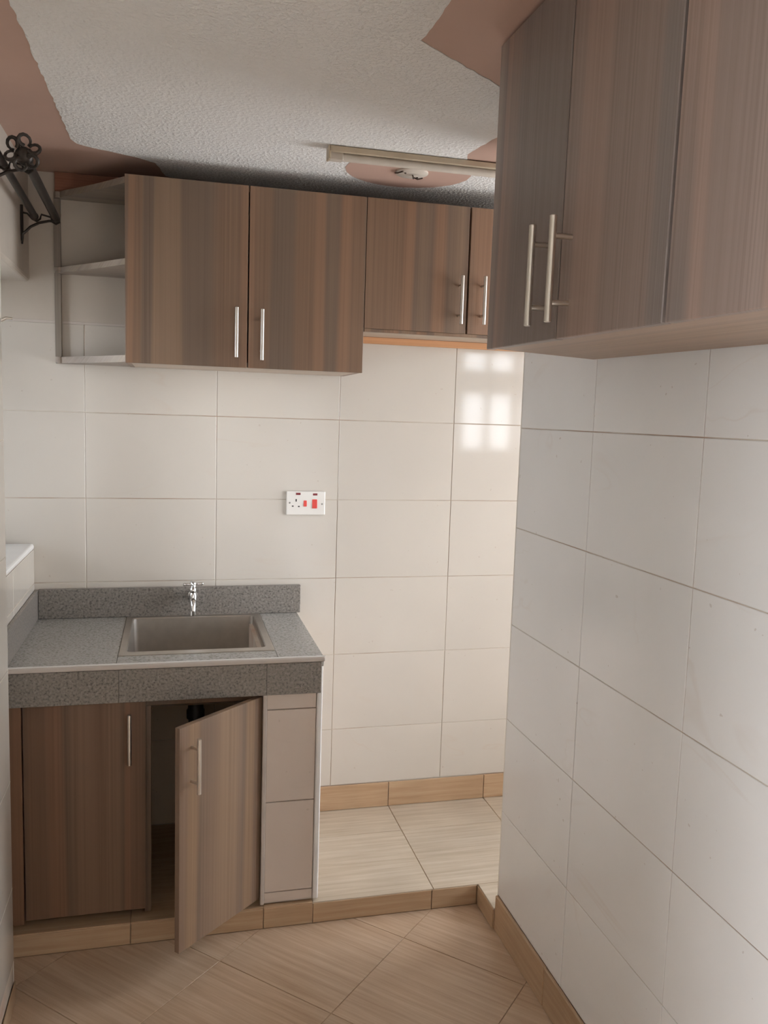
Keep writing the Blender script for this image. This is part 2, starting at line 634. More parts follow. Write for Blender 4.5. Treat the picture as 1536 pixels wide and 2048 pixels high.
# raised floor with its step, a part of the floor
bm = prism_bm([(XL - .2, -.606), (1.297, -.606), (1.297, YE), (XE + .1, YE), (XE + .1, .1), (XL - .2, .1)], -.05, ZA - .0022)
rs = link('raised_step', done(bm, 'raised_step'), M['floor_grout'], fl, -fl.location)
rs['base'] = (0, 0, 0)
ax = [XL, .329, .733, 1.137, 1.541, 1.945, 2.349, 2.753, XE]
for u0, u1 in ((-.17, .176), (.176, .577), (.577, .734)):
    for v0, v1 in ((-.612, -.30), (-.30, -.001)):
        link('tile', tile_mesh(u1 - u0 - g, v1 - v0 - g, 'skirt', 'z+'), M['skirt'], rs, ((u0 + u1) / 2, (v0 + v1) / 2, ZA - rnd.uniform(0, .0004)))
for u0, u1 in zip(ax[2:], ax[3:]):
    for v0, v1 in ((-.612, -.208), (-.208, -.001)):
        w, h = u1 - u0 - g, v1 - v0 - g
        link('tile', tile_mesh(w, h, 'floor_x', 'z+'), M['floor_x'], rs, ((u0 + u1) / 2, (v0 + v1) / 2, ZA - rnd.uniform(0, .0004)))
for u0, u1 in ((1.292, 1.541), (1.541, 1.945), (1.945, 2.349), (2.349, 2.753)):
    link('tile', tile_mesh(u1 - u0 - g, .757 - .612 - g, 'floor_x', 'z+'), M['floor_x'], rs, ((u0 + u1) / 2, -(.757 + .612) / 2, ZA))
rz0, rz1 = .001, ZA - .004
for u0, u1 in ((-.17, .176), (.176, .577), (.577, .734), (.734, 1.131), (1.131, 1.29)):
    link('riser_tile', tile_mesh(u1 - u0 - g, rz1 - rz0, 'skirt', 'y-'), M['skirt'], rs, ((u0 + u1) / 2, -.613, (rz0 + rz1) / 2))
link('riser_tile', tile_mesh(.757 - .613 - g, rz1 - rz0, 'skirt_y', 'x-'), M['skirt_y'], rs, (1.290, -(.757 + .613) / 2, (rz0 + rz1) / 2))

# next room floor
box('next_room_slab', XR + .15, XE + .1, YS - .1, YE, -.05, ZA, M['floor_x'], fl, bev=0)

# back wall
wbk = structure(box('wall_back', -.45, XE + .15, .0022, .16, -.1, ZC + .1, M['grout'], bev=0))
wbk['base'] = tuple(wbk.location)
us = [-.45, 0] + [.45 * k for k in range(1, 7)] + [XE]
vs = [Z(-1.445), Z(-1.216), Z(-.916), Z(-.616), Z(-.316), Z(-.016), Z(.284)]


def shift(root, fn):
    """Run fn with a helper parent at the origin, then re-root its children onto root."""
    before = set(o.name for o in C.objects)
    fn()
    for o in [o for o in C.objects if o.name not in before]:
        if o.parent is None:
            o.parent = root
            o.location = o.location - root.location


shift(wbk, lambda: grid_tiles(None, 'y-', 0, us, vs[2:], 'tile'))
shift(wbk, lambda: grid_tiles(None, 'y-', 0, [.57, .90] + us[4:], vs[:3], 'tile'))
shift(wbk, lambda: grid_tiles(None, 'y-', 0, [-.17, 0, .45, .57], [ZA + .001] + vs[1:3], 'cupboard_tile', 'inner_tile'))
box('painted_plaster', -.45, XE, -.0012, .0025, Z(.2895), ZC, M['beige_shaded'], wbk, bev=0)
# corner piece behind the shelf: a rough grey joint at the top of the tiling
box('joint', -.40, .16, -.0018, .002, Z(.2825), Z(.2915), M['trim_grey'], wbk, bev=.0005)

# skirting of the alcove
bb = structure(empty('baseboard_back', (1.3, 0, ZA)))
for u0, u1 in ((.752, 1.135), (1.135, 1.539), (1.539, 1.943), (1.943, 2.347), (2.347, 2.751), (2.751, XE - .001)):
    link('skirting_tile', tile_mesh(u1 - u0 - .003, .098, 'skirt', 'y-'), M['skirt'], bb, ((u0 + u1) / 2 - 1.3, -.007, .050))

# right wall
wr_ = structure(box('wall_right', XR + .0022, XR + .15, YR, YE + .004, 0, ZC + .1, M['grout'], bev=0))
wr_['base'] = tuple(wr_.location)
vr = [Z(-1.500), Z(-1.220), Z(-.920), Z(-.620), Z(-.320), Z(-.020), Z(.280)]
ur = [YR, -4.802, -4.352, -3.902, -3.452, -3.002, -2.552, -2.102, -1.652, -1.2024, YE]
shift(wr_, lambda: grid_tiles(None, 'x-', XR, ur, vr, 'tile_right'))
box('painted_plaster', XR - .0005, XR + .003, YR, YE, Z(.282), ZC, M['plaster'], wr_, bev=0)
box('painted_plaster', XR + .001, XR + .151, YE, YE + .006, 0, ZC, M['plaster'], wr_, bev=0)
br = structure(empty('baseboard_right', (XR, -2.4, 0)))
v = [YE - .0, -1.12, -1.52, -1.92, -2.32, -2.72, -3.12, -3.52, -3.92, -4.32, -4.72, YR]
for v1, v0 in zip(v, v[1:]):
    bm = box_bm(-.009, 0, -(v1 - v0) / 2 + .0015, (v1 - v0) / 2 - .0015, 0, .115, .0015)
    link('skirting_tile', done(bm, 'skirting'), M['skirt_y'], br, (0, (v0 + v1) / 2 + 2.4, .001))

# left wall: below the sill, above the lintel, and the pier nearer the camera
wl_ = structure(box('wall_left', -.45, XL - .0022, W1[0], .002, 0, W1[2] - .022, M['grout'], bev=0))
wl_['base'] = tuple(wl_.location)
shift(wl_, lambda: grid_tiles(None, 'x+', XL, [-.80, -.40, -.001], [Z(-.916), Z(-.616), W1[2] - .021], 'tile'))
shift(wl_, lambda: grid_tiles(None, 'x+', XL, [-.59, -.30, -.001], [ZA, Z(-1.216), Z(-.916)], 'cupboard_tile', 'inner_tile'))
shift(wl_, lambda: grid_tiles(None, 'x+', XL, [-.80, -.59], [.001, Z(-1.216), Z(-.916)], 'tile'))
box('lintel', -.45, XL, W1[0], .002, W1[3], ZC + .1, M['beige_shaded'], wl_, bev=.012, seg=3)
pier = empty('pier', (0, 0, 0))
pier.parent = wl_
pier.location = -wl_.location
for y0, y1, z0, z1 in ((W5[1], W1[0], 0, ZC + .1), (YR, W5[0], 0, ZC + .1), (W5[0], W5[1], 0, W5[2]), (W5[0], W5[1], W5[3], ZC + .1)):
    box('masonry', -.45, XP - .0022, y0, y1, z0, z1, M['grout'], pier, bev=0)
pv = [Z(z) for z in (-1.50, -1.29, -.99, -.687, -.387, -.087, .213)]
for y1, y0 in ((-.80, -1.25), (-1.25, -1.70), (-1.70, -2.15), (-2.15, -2.6), (-2.6, W5[1]), (W5[1], -3.45), (-3.45, -3.9), (-3.9, -4.35), (-4.35, -4.75), (-4.75, W5[0]), (W5[0], YR)):
    for v0, v1 in zip(pv, pv[1:]):
        if y1 <= W5[1] and y0 >= W5[0]:
            v1 = min(v1, W5[2])
            if v1 - v0 < .02:
                continue
        link('tile', tile_mesh(y1 - y0 - GAP, v1 - v0 - GAP, 'tile', 'x+'), M['tile'], pier, Vector((XP, (y0 + y1) / 2, (v0 + v1) / 2)))
for y0, y1, z0 in ((W5[1], -.80, Z(.215)), (YR, W5[0], Z(.215)), (W5[0], W5[1], W5[3])):
    link('painted_plaster', done(box_bm(XP - .006, XP, y0, y1, z0, ZC, 0), 'pl'), M['plaster'], pier)
link('painted_plaster', done(box_bm(-.449, XP - .001, -.801, -.797, .0, ZC, 0), 'pl'), M['plaster'], pier)
w5 = structure(empty('window_5', (-.30, W5[0], W5[2])))
w5['base'] = tuple(w5.location)
for y in (W5[0], (W5[0] + W5[1]) / 2 - .02, W5[1] - .04):
    box('window_frame', -.40, -.36, y, y + .04, W5[2], W5[3], M['frame'], w5)
for z in (W5[2], W5[3] - .04):
    box('window_frame', -.398, -.362, W5[0], W5[1], z, z + .04, M['frame'], w5)
for y0, y1 in ((W5[0] + .03, (W5[0] + W5[1]) / 2 - .01), ((W5[0] + W5[1]) / 2 + .01, W5[1] - .03)):
    box('pane', -.382, -.378, y0, y1, W5[2] + .03, W5[3] - .03, M['glass'], w5, bev=0)
bl = structure(empty('baseboard_left', (XP, -1.6, 0)))
for k in range(6):
    y1 = -.80 - .4 * k
    link('skirting_tile', done(box_bm(0, .004, -.1985, .1985, 0, .055, .0012), 'skirting'), M['skirt_y'], bl, (0, y1 - .2 + 1.6, .001))

# window of the left wall: sill, frame, panes, stay
w1 = structure(empty('window_1', (-.30, -.4, W1[2])))
w1['base'] = (-.30, -.4, W1[2])
box('sill', -.45, XL + .001, W1[0], -.002, W1[2] - .022, W1[2], M['white_trim'], w1, bev=.009, seg=3)
fx0, fx1 = -.435, -.395
for y0, y1 in ((W1[0], W1[0] + .035), (-.42, -.38), (-.037, -.002)):
    box('window_frame', fx0, fx1, y0, y1, W1[2], W1[3], M['frame'], w1)
for z0 in (W1[2], Z(.10), W1[3] - .035):
    box('window_frame', fx0 + .002, fx1 - .002, W1[0], -.002, z0, z0 + .035, M['frame'], w1)
for y0, y1 in ((W1[0] + .03, -.41), (-.39, -.03)):
    for z0, z1 in ((W1[2] + .03, Z(.105)), (Z(.13), W1[3] - .03)):
        box('pane', -.418, -.414, y0, y1, z0, z1, M['glass'], w1, bev=0)
bm = bmesh.new()
path_bm(bm, [(-.40, -.40, Z(.232)), (-.30, -.36, Z(.238)), (-.222, -.306, Z(.247)), (-.208, -.303, Z(.256)), (-.196, -.302, Z(.263)), (-.178, -.30, Z(.262))],
        [.005, .005, .0045, .006, .005, .0035])
link('window_stay', done(bm, 'stay', True), M['handle'], w1, (.30, .4, -W1[2]))

structure(box('light_blocker', -3.6, -3.3, -1.9, 3.5, -3, 7, M['blocker'], bev=0))   # unseen block, added to dim the daylight through the left window

# ceiling: pink painted base, textured plaster with ragged edges, pink disc round the lamp point
ce = structure(box('ceiling', -.45, XE + .15, YR - .15, .16, ZC, ZC + .12, M['pink'], bev=0))
cb = ce.location.copy()


def ragged(pts, step=.02, amp=.003):
    out = []
    for a, b in zip(pts, pts[1:] + pts[:1]):
        a, b = Vector(a), Vector(b)
        n = max(1, int((b - a).length / step))
        nm = Vector((-(b - a).y, (b - a).x)).normalized()
        for k in range(n):
            w = 0 if k == 0 else rnd.uniform(-amp, amp)
            p = a.lerp(b, k / n) + nm * w
            out.append((p.x, p.y))
    return out


edge = [(.02, YR), (.80, YR), (.795, -1.36), (.790, -1.335), (1.014, -1.177), (1.17, -1.065), (1.185, -.95), (1.155, -.807), (1.135, -.66), (1.16, -.585),
        (1.7, -.54), (2.6, -.53), (2.6, -.004), (.40, -.004), (.27, -.10), (.24, -.24), (.173, -.287), (.06, -.335), (.018, -.362), (.005, -.40), (.004, -.47),
        (-.004, -.85), (-.013, -1.25), (-.005, -2.2)]
bm = prism_bm(ragged(edge, .02, .0025), -.0016, .001)
link('textured_plaster', done(bm, 'textured_plaster'), M['textured'], ce, Vector((0, 0, ZC)) - cb)
disc = [(1.02 + .202 * math.cos(t * math.pi / 24) * rnd.uniform(.99, 1.01), -.43 + .180 * math.sin(t * math.pi / 24) * rnd.uniform(.99, 1.01)) for t in range(48)]
bm = prism_bm(disc, -.0026, .001)
link('paint_patch', done(bm, 'paint_patch'), M['pink'], ce, Vector((0, 0, ZC)) - cb)

# shell behind the camera and round the next room
structure(box('wall_front', -.45, XR + .2, YR - .12, YR, 0, ZC, M['plaster'], bev=0))
ws_ = structure(empty('wall_south', (2.3, YS, 0)))
ws_['base'] = (2.3, YS, 0)
box('masonry', XR + .15, W2[0], YS - .14, YS, 0, ZC, M['plaster'], ws_, bev=0)
box('masonry', W2[1], XE + .15, YS - .14, YS, 0, ZC, M['plaster'], ws_, bev=0)
box('masonry', W2[0], W2[1], YS - .14, YS, 0, W2[2], M['plaster'], ws_, bev=0)
box('masonry', W2[0], W2[1], YS - .14, YS, W2[3], ZC, M['plaster'], ws_, bev=0)
we = structure(empty('wall_east', (XE, -1.1, 0)))
for y0, y1, z0, z1 in ((YS - .14, W4[0], 0, ZC), (W4[1], 0, 0, ZC), (W4[0], W4[1], 0, W4[2]), (W4[0], W4[1], W4[3], ZC)):
    box('masonry', XE, XE + .15, y0, y1, z0, z1, M['plaster'], we, bev=0)
w3 = structure(empty('window_3', (XE, (W4[0] + W4[1]) / 2, W4[2])))
for y in (W4[0], -.84, W4[1] - .035):
    box('window_frame', XE + .06, XE + .10, y, y + .035, W4[2], W4[3], M['frame'], w3)
for z in (W4[2], Z(.1), W4[3] - .035):
    box('window_frame', XE + .063, XE + .097, W4[0], W4[1], z, z + .035, M['frame'], w3)
for y0, y1 in ((W4[0] + .03, -.835), (-.81, W4[1] - .03)):
    for z0, z1 in ((W4[2] + .03, Z(.105)), (Z(.13), W4[3] - .03)):
        box('pane', XE + .078, XE + .082, y0, y1, z0, z1, M['glass'], w3, bev=0)
w2 = structure(empty('window_2', ((W2[0] + W2[1]) / 2, YS, W2[2])))
w2['base'] = tuple(w2.location)
yw0, yw1 = YS - .10, YS - .06
for x0, x1 in ((W2[0], W2[0] + .03), (2.335, 2.375), (2.53, 2.61), (W2[1] - .03, W2[1])):
    box('window_frame', x0, x1, yw0, yw1, W2[2], W2[3], M['frame'], w2)
for z0, z1 in ((W2[2], W2[2] + .03), (Z(.17), Z(.335)), (W2[3] - .02, W2[3])):
    box('window_frame', W2[0], W2[1], yw0 + .003, yw1 - .003, z0, z1, M['frame'], w2)
for z0, z1 in ((W2[2] + .03, Z(.17)), (Z(.335), W2[3] - .02)):
    for x0, x1 in ((W2[0] + .03, 2.335), (2.375, 2.53), (2.61, W2[1] - .03)):
        box('pane', x0, x1, YS - .082, YS - .078, z0, z1, M['glass'], w2, bev=0)

# ------------------------------------------------------------------ handles
HM = {}


def handle_mesh(length, out=.03, rad=.006):
    k = (length, out)
    if k not in HM:
        bm = bmesh.new()
        lathe_bm(bm, [(rad * .7, -length / 2), (rad, -length / 2 + .001), (rad, length / 2 - .001), (rad * .7, length / 2)], 14, (0, -out, 0))
        for s in (-1, 1):
            tube_bm(bm, (0, 0, s * length * .31), (0, -out, s * length * .31), rad * .75, 10)
        HM[k] = done(bm, 'bar_handle', True)
        HM[k].materials.append(M['handle'])
    return HM[k]


def door(parent, name, w, h, m, loc, rot, hx, hz, hl=.165, hinge='left', out=.03):
    """A door leaf: local x across, faces -y, origin at its hinge edge at the bottom; the handle is its sub-part."""
    sgn = 1 if hinge == 'left' else -1
    x0, x1 = sorted((0, sgn * w))
    d = link(name, done(box_bm(x0, x1, 0, .018, 0, h, .0012), 'door'), m, parent, loc, rot)
    link('handle', handle_mesh(hl, out), M['handle'], d, (hx, 0, hz))
    return d


# ------------------------------------------------------------------ wall cabinet, left pair on the back wall
def carcass(root, base, x0, x1, y0, y1, z0, z1, m, under, t=.016):
    def b(n, *a, mm=m):
        bm = box_bm(*a, .0008)
        o = Vector(base)
        c = Vector(((a[0] + a[1]) / 2, (a[2] + a[3]) / 2, (a[4] + a[5]) / 2))
        bm.free()
        bm = box_bm(a[0] - c.x, a[1] - c.x, a[2] - c.y, a[3] - c.y, a[4] - c.z, a[5] - c.z, .0008)
        return link(n, done(bm, n), mm, root, c - o)
    b('side_panel', x0, x0 + t, y0, y1, z0, z1)
    b('side_panel', x1 - t, x1, y0, y1, z0, z1)
    b('top_panel', x0 + t, x1 - t, y0, y1, z1 - t, z1)
    b('bottom_panel', x0 + t, x1 - t, y0, y1, z0, z0 + t, mm=under)
    b('back_panel', x0 + t, x1 - t, y1 - .006, y1, z0 + t, z1 - t)


YF = -.320
zb, zt = Z(.1455), Z(.7135)
base = (.53, -.15, zb)
c1 = empty('wall_cabinet', base, 'taller brown two door wall cabinet hanging above the sink beside the open corner shelf', 'cabinet', 'wall cabinets')
carcass(c1, base, .152, .911, YF + .019, -.004, zb, zt, M['wood'], M['wood_pale_x'])
door(c1, 'door', .3765, zt - zb + .002, M['wood'], Vector((.151, YF, zb - .001)) - Vector(base), (0, 0, 0), .341, .109, .158)
door(c1, 'door', .3795, zt - zb + .002, M['wood'], Vector((.9115, YF, zb - .001)) - Vector(base), (0, 0, 0), -.3385, .1055, .162, 'right')

zb2 = Z(.2935)
base = (1.27, -.15, zb2)
c2 = empty('wall_cabinet', base, 'shorter brown wall cabinet with an orange batten under it, partly hidden by the large one', 'cabinet', 'wall cabinets')
carcass(c2, base, .914, 1.632, YF + .019, -.004, zb2, zt, M['wood'], M['wood_pale_x'])
door(c2, 'door', .3560, zt - zb2 + .002, M['wood'], Vector((.9135, YF, zb2 - .001)) - Vector(base), (0, 0, 0), .329, .109, .162)
door(c2, 'door', .3560, zt - zb2 + .002, M['wood'], Vector((1.632, YF, zb2 - .001)) - Vector(base), (0, 0, 0), -.308, .112, .162, 'right')
box('bottom_rail', .914, 1.632, YF + .002, YF + .0185, zb2 - .012, zb2 - .0015, M['wood'], c2)
box('support_batten', .912, 1.70, -.022, -.002, zb2 - .024, zb2 - .0005, M['timber'], c2)

# ------------------------------------------------------------------ open corner shelf
base = (.03, -.01, zb)
sh = empty('corner_shelf', base, 'open grey-brown corner shelf with three tapering boards, left of the wall cabinets', 'shelf')
sb = Vector(base)


def shelf_poly():
    pts = [(.150, -.003), (.150, -.302)]
    x0, y0, x1, y1 = .150, -.302, -.078, -.030
    for k in range(1, 9):
        t = k / 9
        pts.append((x0 + (x1 - x0) * t, y0 + (y1 - y0) * t + .012 * math.sin(math.pi * t)))
    for k in range(5):
        a = -math.pi * .30 - k * math.pi * .70 / 4
        pts.append((-.078 + .013 * math.cos(a), -.018 + .013 * math.sin(a)))
    pts.append((-.091, -.003))
    return [(x - sb.x, y - sb.y) for x, y in pts]


sp = shelf_poly()
for z0, z1, n in ((Z(.147), Z(.169), 'bottom_board'), (Z(.447), Z(.466), 'shelf_board'), (Z(.691), Z(.711), 'top_board')):
    bm = prism_bm(sp, z0 - zb, z1 - zb)
    bmesh.ops.bevel(bm, geom=[e for e in bm.edges if abs(e.verts[0].co.z - e.verts[1].co.z) < 1e-6], offset=.001, segments=1, affect='EDGES')
    link(n, done(bm, n), M['wood_shelf'], sh)
box('post', -.092, -.071, -.019, -.003, Z(.1695), Z(.4465), M['wood_shelf_z'], sh)
box('post', -.092, -.071, -.019, -.003, Z(.4665), Z(.6905), M['wood_shelf_z'], sh)
box('wall_batten', -.088, .150, -.020, -.003, Z(.7125), ZC - .001, M['timber_dark'], sh)

# ------------------------------------------------------------------ near cabinet on the right wall, its far end cut at an angle
XF = .955
base = (XF, -1.360, Z(.1545))
c3 = empty('wall_cabinet', base, 'large grey-brown wall cabinet on the right wall with long steel bar handles', 'cabinet', 'wall cabinets')
c3.rotation_euler = (.0155, 0, 0)
DW, DH = .3425, .617
GAPD = .005
dep = XR - XF - .003
LN = DW * 3
pan = [(.019, -.004), (dep, .172), (dep, -LN), (.019, -LN)]


def inset(z0, z1, n, m, pts):
    bm = prism_bm(pts, z0, z1)
    link(n, done(bm, n), m, c3)


inset(0, .016, 'bottom_panel', M['wood_under_y'], pan)
inset(DH - .016, DH, 'top_panel', M['wood_right'], pan)
inset(.016, DH - .016, 'side_panel', M['wood_right'], [(.019, -.004), (dep, .172), (dep, .152), (.019, -.022)])
inset(.016, DH - .016, 'side_panel', M['wood_right'], [(.019, -LN), (dep, -LN), (dep, -LN + .016), (.019, -LN + .016)])
inset(.016, DH - .016, 'back_panel', M['wood_right'], [(dep - .006, .14), (dep, .14), (dep, -LN + .016), (dep - .006, -LN + .016)])
R90 = (0, 0, -math.pi / 2)        # local x runs towards the camera (-y), face -y turns to -x


def rdoor(k, hx, hinge):
    y_far = -DW * k
    loc = (0, y_far - .0015, -.002) if hinge == 'left' else (0, y_far - DW + .0012, -.002)
    d = link('door', done(box_bm(0, DW - .0045, 0, .018, 0, DH + .003, .0015) if hinge == 'left' else box_bm(-DW + .003, -GAPD, 0, .018, 0, DH + .003, .0015), 'door'),
             M['wood_right'], c3, loc, R90)
    if hx is not None:
        link('handle', handle_mesh(.178, .036, .0065), M['handle'], d, (hx, 0, .113))
    return d


rdoor(0, DW - .046, 'left')
rdoor(1, -DW + .042, 'right')
rdoor(2, DW - .046, 'left')

# ------------------------------------------------------------------ counter with tiled post
ZT = Z(-.742)
base = (.30, -.30, ZA)
kc = empty('kitchen_counter', base, 'grey speckled granite counter with tiled end post, built against the back wall', 'counter')
SX0, SX1, SY0, SY1 = .138, .611, -.520, -.018     # sink cut-out
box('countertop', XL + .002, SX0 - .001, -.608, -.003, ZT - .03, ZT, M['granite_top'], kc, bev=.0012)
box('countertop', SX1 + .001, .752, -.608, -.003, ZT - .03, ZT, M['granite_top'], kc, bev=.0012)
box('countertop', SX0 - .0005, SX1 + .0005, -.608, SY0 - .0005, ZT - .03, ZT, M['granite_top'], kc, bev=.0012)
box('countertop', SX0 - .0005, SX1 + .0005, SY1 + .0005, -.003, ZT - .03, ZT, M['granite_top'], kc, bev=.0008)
for x0, x1 in ((XL + .002, .1447), (.1453, .5752), (.5756, .744)):
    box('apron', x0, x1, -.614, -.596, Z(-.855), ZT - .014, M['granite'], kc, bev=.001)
box('edge_trim', XL + .012, .755, -.618, -.604, ZT - .013, ZT + .0015, M['trim_grey'], kc, bev=.004, seg=3)
box('edge_trim', XL + .012, .756, -.613, -.603, ZT - .0005, ZT + .0035, M['white_trim'], kc, bev=.0015, seg=2)
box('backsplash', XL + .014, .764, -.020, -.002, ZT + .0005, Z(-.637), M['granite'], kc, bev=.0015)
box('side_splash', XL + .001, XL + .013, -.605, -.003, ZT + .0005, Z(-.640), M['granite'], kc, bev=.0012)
# post
box('post_core', .571, .742, -.592, -.003, ZA + .002, ZT - .031, M['grout'], kc, bev=0)
kb = Vector(base)
for z0, z1 in ((-1.537, -1.506), (-1.503, -1.2075), (-1.204, -.909), (-.9055, -.8575)):
    h = z1 - z0
    link('tile', tile_mesh(.152, h, 'post_tile', 'y-'), M['post_tile'], kc, Vector((.656, -.5985, Z((z0 + z1) / 2))) - kb)
for v0, v1 in ((-.596, -.30), (-.30, -.004)):
    for z0, z1 in ((-1.54, -1.205), (-1.205, -.9), (-.9, -.775)):
        bm = box_bm(0, .006, -(v1 - v0) / 2 + .0015, (v1 - v0) / 2 - .0015, -(z1 - z0) / 2 + .0015, (z1 - z0) / 2 - .0015, .001)
        link('tile', done(bm, 'tile'), M['post_tile'], kc, Vector((.7435, (v0 + v1) / 2, Z((z0 + z1) / 2))) - kb)
box('corner_trim', .567, .5795, -.604, -.592, ZA + .004, Z(-.8575), M['trim_grey'], kc, bev=.003, seg=2)
box('corner_trim', .7335, .7515, -.605, -.590, ZA + .006, ZT - .014, M['white_trim'], kc, bev=.005, seg=3)

# ------------------------------------------------------------------ cupboard under the counter
base = (.22, -.57, ZA)
uc = empty('sink_cupboard', base, 'brown two-door cupboard under the granite counter, right door standing open', 'cupboard')
ub = Vector(base)
box('stile', XL + .004, -.126, -.588, -.560, ZA + .015, Z(-.858), M['wood_shaded'], uc)
box('top_rail', -.125, .566, -.566, -.546, Z(-.884), Z(-.850), M['wood'], uc)
box('center_stile', .215, .2355, -.5665, -.545, ZA + .003, Z(-.8845), M['wood'], uc)
door(uc, 'door', .343, Z(-.857) - Z(-1.517), M['wood_shaded'], Vector((-.122, -.590, Z(-1.517))) - ub, (0, 0, 0), .297, .549, .155)
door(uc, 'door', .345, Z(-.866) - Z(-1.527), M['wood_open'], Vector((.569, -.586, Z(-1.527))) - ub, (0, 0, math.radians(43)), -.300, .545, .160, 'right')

# ------------------------------------------------------------------ sink with its waste pipe
base = ((SX0 + SX1) / 2, (SY0 + SY1) / 2, ZT)
sk = empty('sink', base, 'square dull steel sink bowl set into the granite counter below the tap', 'sink')
bx, by = (SX1 - SX0) / 2, (SY1 - SY0) / 2


def rrect(hx0, hx1, hy0, hy1, r, z, n=5):
    out = []
    for cx, cy, a0 in ((hx1 - r, hy1 - r, 0), (hx0 + r, hy1 - r, 90), (hx0 + r, hy0 + r, 180), (hx1 - r, hy0 + r, 270)):
        for k in range(n + 1):
            a = math.radians(a0 + 90 * k / n)
            out.append((cx + r * math.cos(a), cy + r * math.sin(a), z))
    return out


ix0, ix1, iy0, iy1 = -bx + .024, bx - .026, -by + .040, by - .030
rings = [rrect(-bx, bx, -by, by, .004, -.010), rrect(-bx, bx, -by, by, .004, .0010), rrect(-bx + .002, bx - .002, -by + .002, by - .002, .005, .0022),
         rrect(ix0 - .003, ix1 + .003, iy0 - .003, iy1 + .003, .018, .0022), rrect(ix0, ix1, iy0, iy1, .016, -.001),
         rrect(ix0 + .004, ix1 - .004, iy0 + .004, iy1 - .004, .018, -.165), rrect(ix0 + .022, ix1 - .022, iy0 + .022, iy1 - .022, .02, -.185)]
bm = bmesh.new()
vr_ = [[bm.verts.new(p) for p in r] for r in rings]
for A, B in zip(vr_, vr_[1:]):
    n = len(A)
    for i in range(n):
        bm.faces.new((A[i], A[(i + 1) % n], B[(i + 1) % n], B[i]))
bm.faces.new(vr_[-1])
me = done(bm, 'sink_bowl')
link('bowl', me, M['sinksteel'], sk)
bm = bmesh.new()
lathe_bm(bm, [(.042, -.1845), (.042, -.182), (.036, -.1815), (.03, -.1835)], 20)
link('drain_ring', done(bm, 'drain', True), M['chrome'], sk)
bm = bmesh.new()
lathe_bm(bm, [(.024, -.40), (.024, -.30), (.030, -.296), (.030, -.268), (.026, -.262), (.026, -.232), (.038, -.226), (.040, -.205), (.036, -.190), (.024, -.1865)], 18)
path_bm(bm, [(0, 0, -.38), (0, 0, -.42), (0, .02, -.455), (0, .06, -.47), (0, .22, -.475)], .022, 14)
link('waste_pipe', done(bm, 'waste_pipe', True), M['pipe'], sk)

# ------------------------------------------------------------------ tap
tp = empty('tap', (.368, -.02, Z(-.665)), 'chrome bib tap with cross handle on the granite backsplash behind the sink', 'tap')
bm = bmesh.new()
lathe_bm(bm, [(.017, .0), (.017, .006), (.010, .009), (.009, .045)], 16, (0, 0, 0), (0, -1, 0))
bm2 = bm
lathe_bm(bm2, [(.0085, -.026), (.0125, -.018), (.0135, 0), (.0125, .012), (.010, .018), (.0115, .022), (.0115, .033), (.008, .037), (.006, .044)], 16, (0, -.048, 0))
path_bm(bm2, [(0, -.046, -.010), (0, -.058, -.016), (0, -.066, -.028), (0, -.068, -.044), (0, -.068, -.060)], [.010, .010, .0095, .009, .0095], 14)
link('spout', done(bm2, 'tap_body', True), M['chrome'], tp)
bm = bmesh.new()
for ang in (8, 98):
    a = math.radians(ang)
    d = Vector((math.cos(a), math.sin(a), 0))
    c = Vector((0, -.048, .049))
    path_bm(bm, [c - d * .036, c - d * .031, c - d * .026, c - d * .012, c, c + d * .012, c + d * .026, c + d * .031, c + d * .036],
            [.004, .0068, .0055, .005, .0075, .005, .0055, .0068, .004], 10)
lathe_bm(bm, [(.006, .043), (.010, .045), (.010, .053), (.007, .058), (.002, .060)], 14, (0, -.048, 0))
link('handle', done(bm, 'tap_handle', True), M['chrome'], tp)

# ------------------------------------------------------------------ socket with two red switches
so = empty('cooker_socket', (.7785, 0, Z(-.328)), 'white double socket plate with two red rocker switches on the tiled back wall', 'socket')
k_ = .0001986


def sxy(px, py):
    return (px - 692) * k_, -(py - 535) * k_


link('plate', done(box_bm(-.073, .073, -.010, -.001, -.0445, .0445, .003, 2), 'plate'), M['socket'], so)
link('back_box', done(box_bm(-.070, .070, -.002, .0, -.0415, .0415, 0), 'bbx'), M['trim_grey'], so)
for n, x0, y0, x1, y1, m, d in (('indicator', 502, 340, 588, 382, 'neon', .0108), ('indicator', 823, 350, 908, 390, 'neon', .0108)):
    a, b = sxy(x0, y1), sxy(x1, y0)
    link(n, done(box_bm(a[0], b[0], -d, -.008, a[1], b[1], .0006), n), M[m], so)
for x0, y0, x1, y1 in ((648, 483, 709, 599), (810, 461, 906, 634)):
    a, b = sxy(x0, y1), sxy(x1, y0)
    bm = box_bm(a[0], b[0], -.0130, -.008, a[1], b[1], .0012)
    for v_ in bm.verts:
        if v_.co.y < -.010 and v_.co.z > (a[1] + b[1]) / 2:
            v_.co.y += .0022
    link('rocker_switch', done(bm, 'rocker'), M['red'], so)
for x, y, w, h in ((508, 483, 22, 48), (445, 593, 34, 22), (560, 598, 34, 22)):
    c_ = sxy(x, y)
    link('pin_hole', done(box_bm(c_[0] - w * k_ / 2, c_[0] + w * k_ / 2, -.0103, -.009, c_[1] - h * k_ / 2, c_[1] + h * k_ / 2), 'hole'), M['dark'], so)
for x, y in ((388, 530), (1000, 550)):
    c_ = sxy(x, y)
    bm = bmesh.new()
    lathe_bm(bm, [(.0034, 0), (.0034, .0008), (.002, .0014)], 12, (c_[0], -.0099, c_[1]), (0, -1, 0))
    link('screw', done(bm, 'screw', True), M['steel'], so)

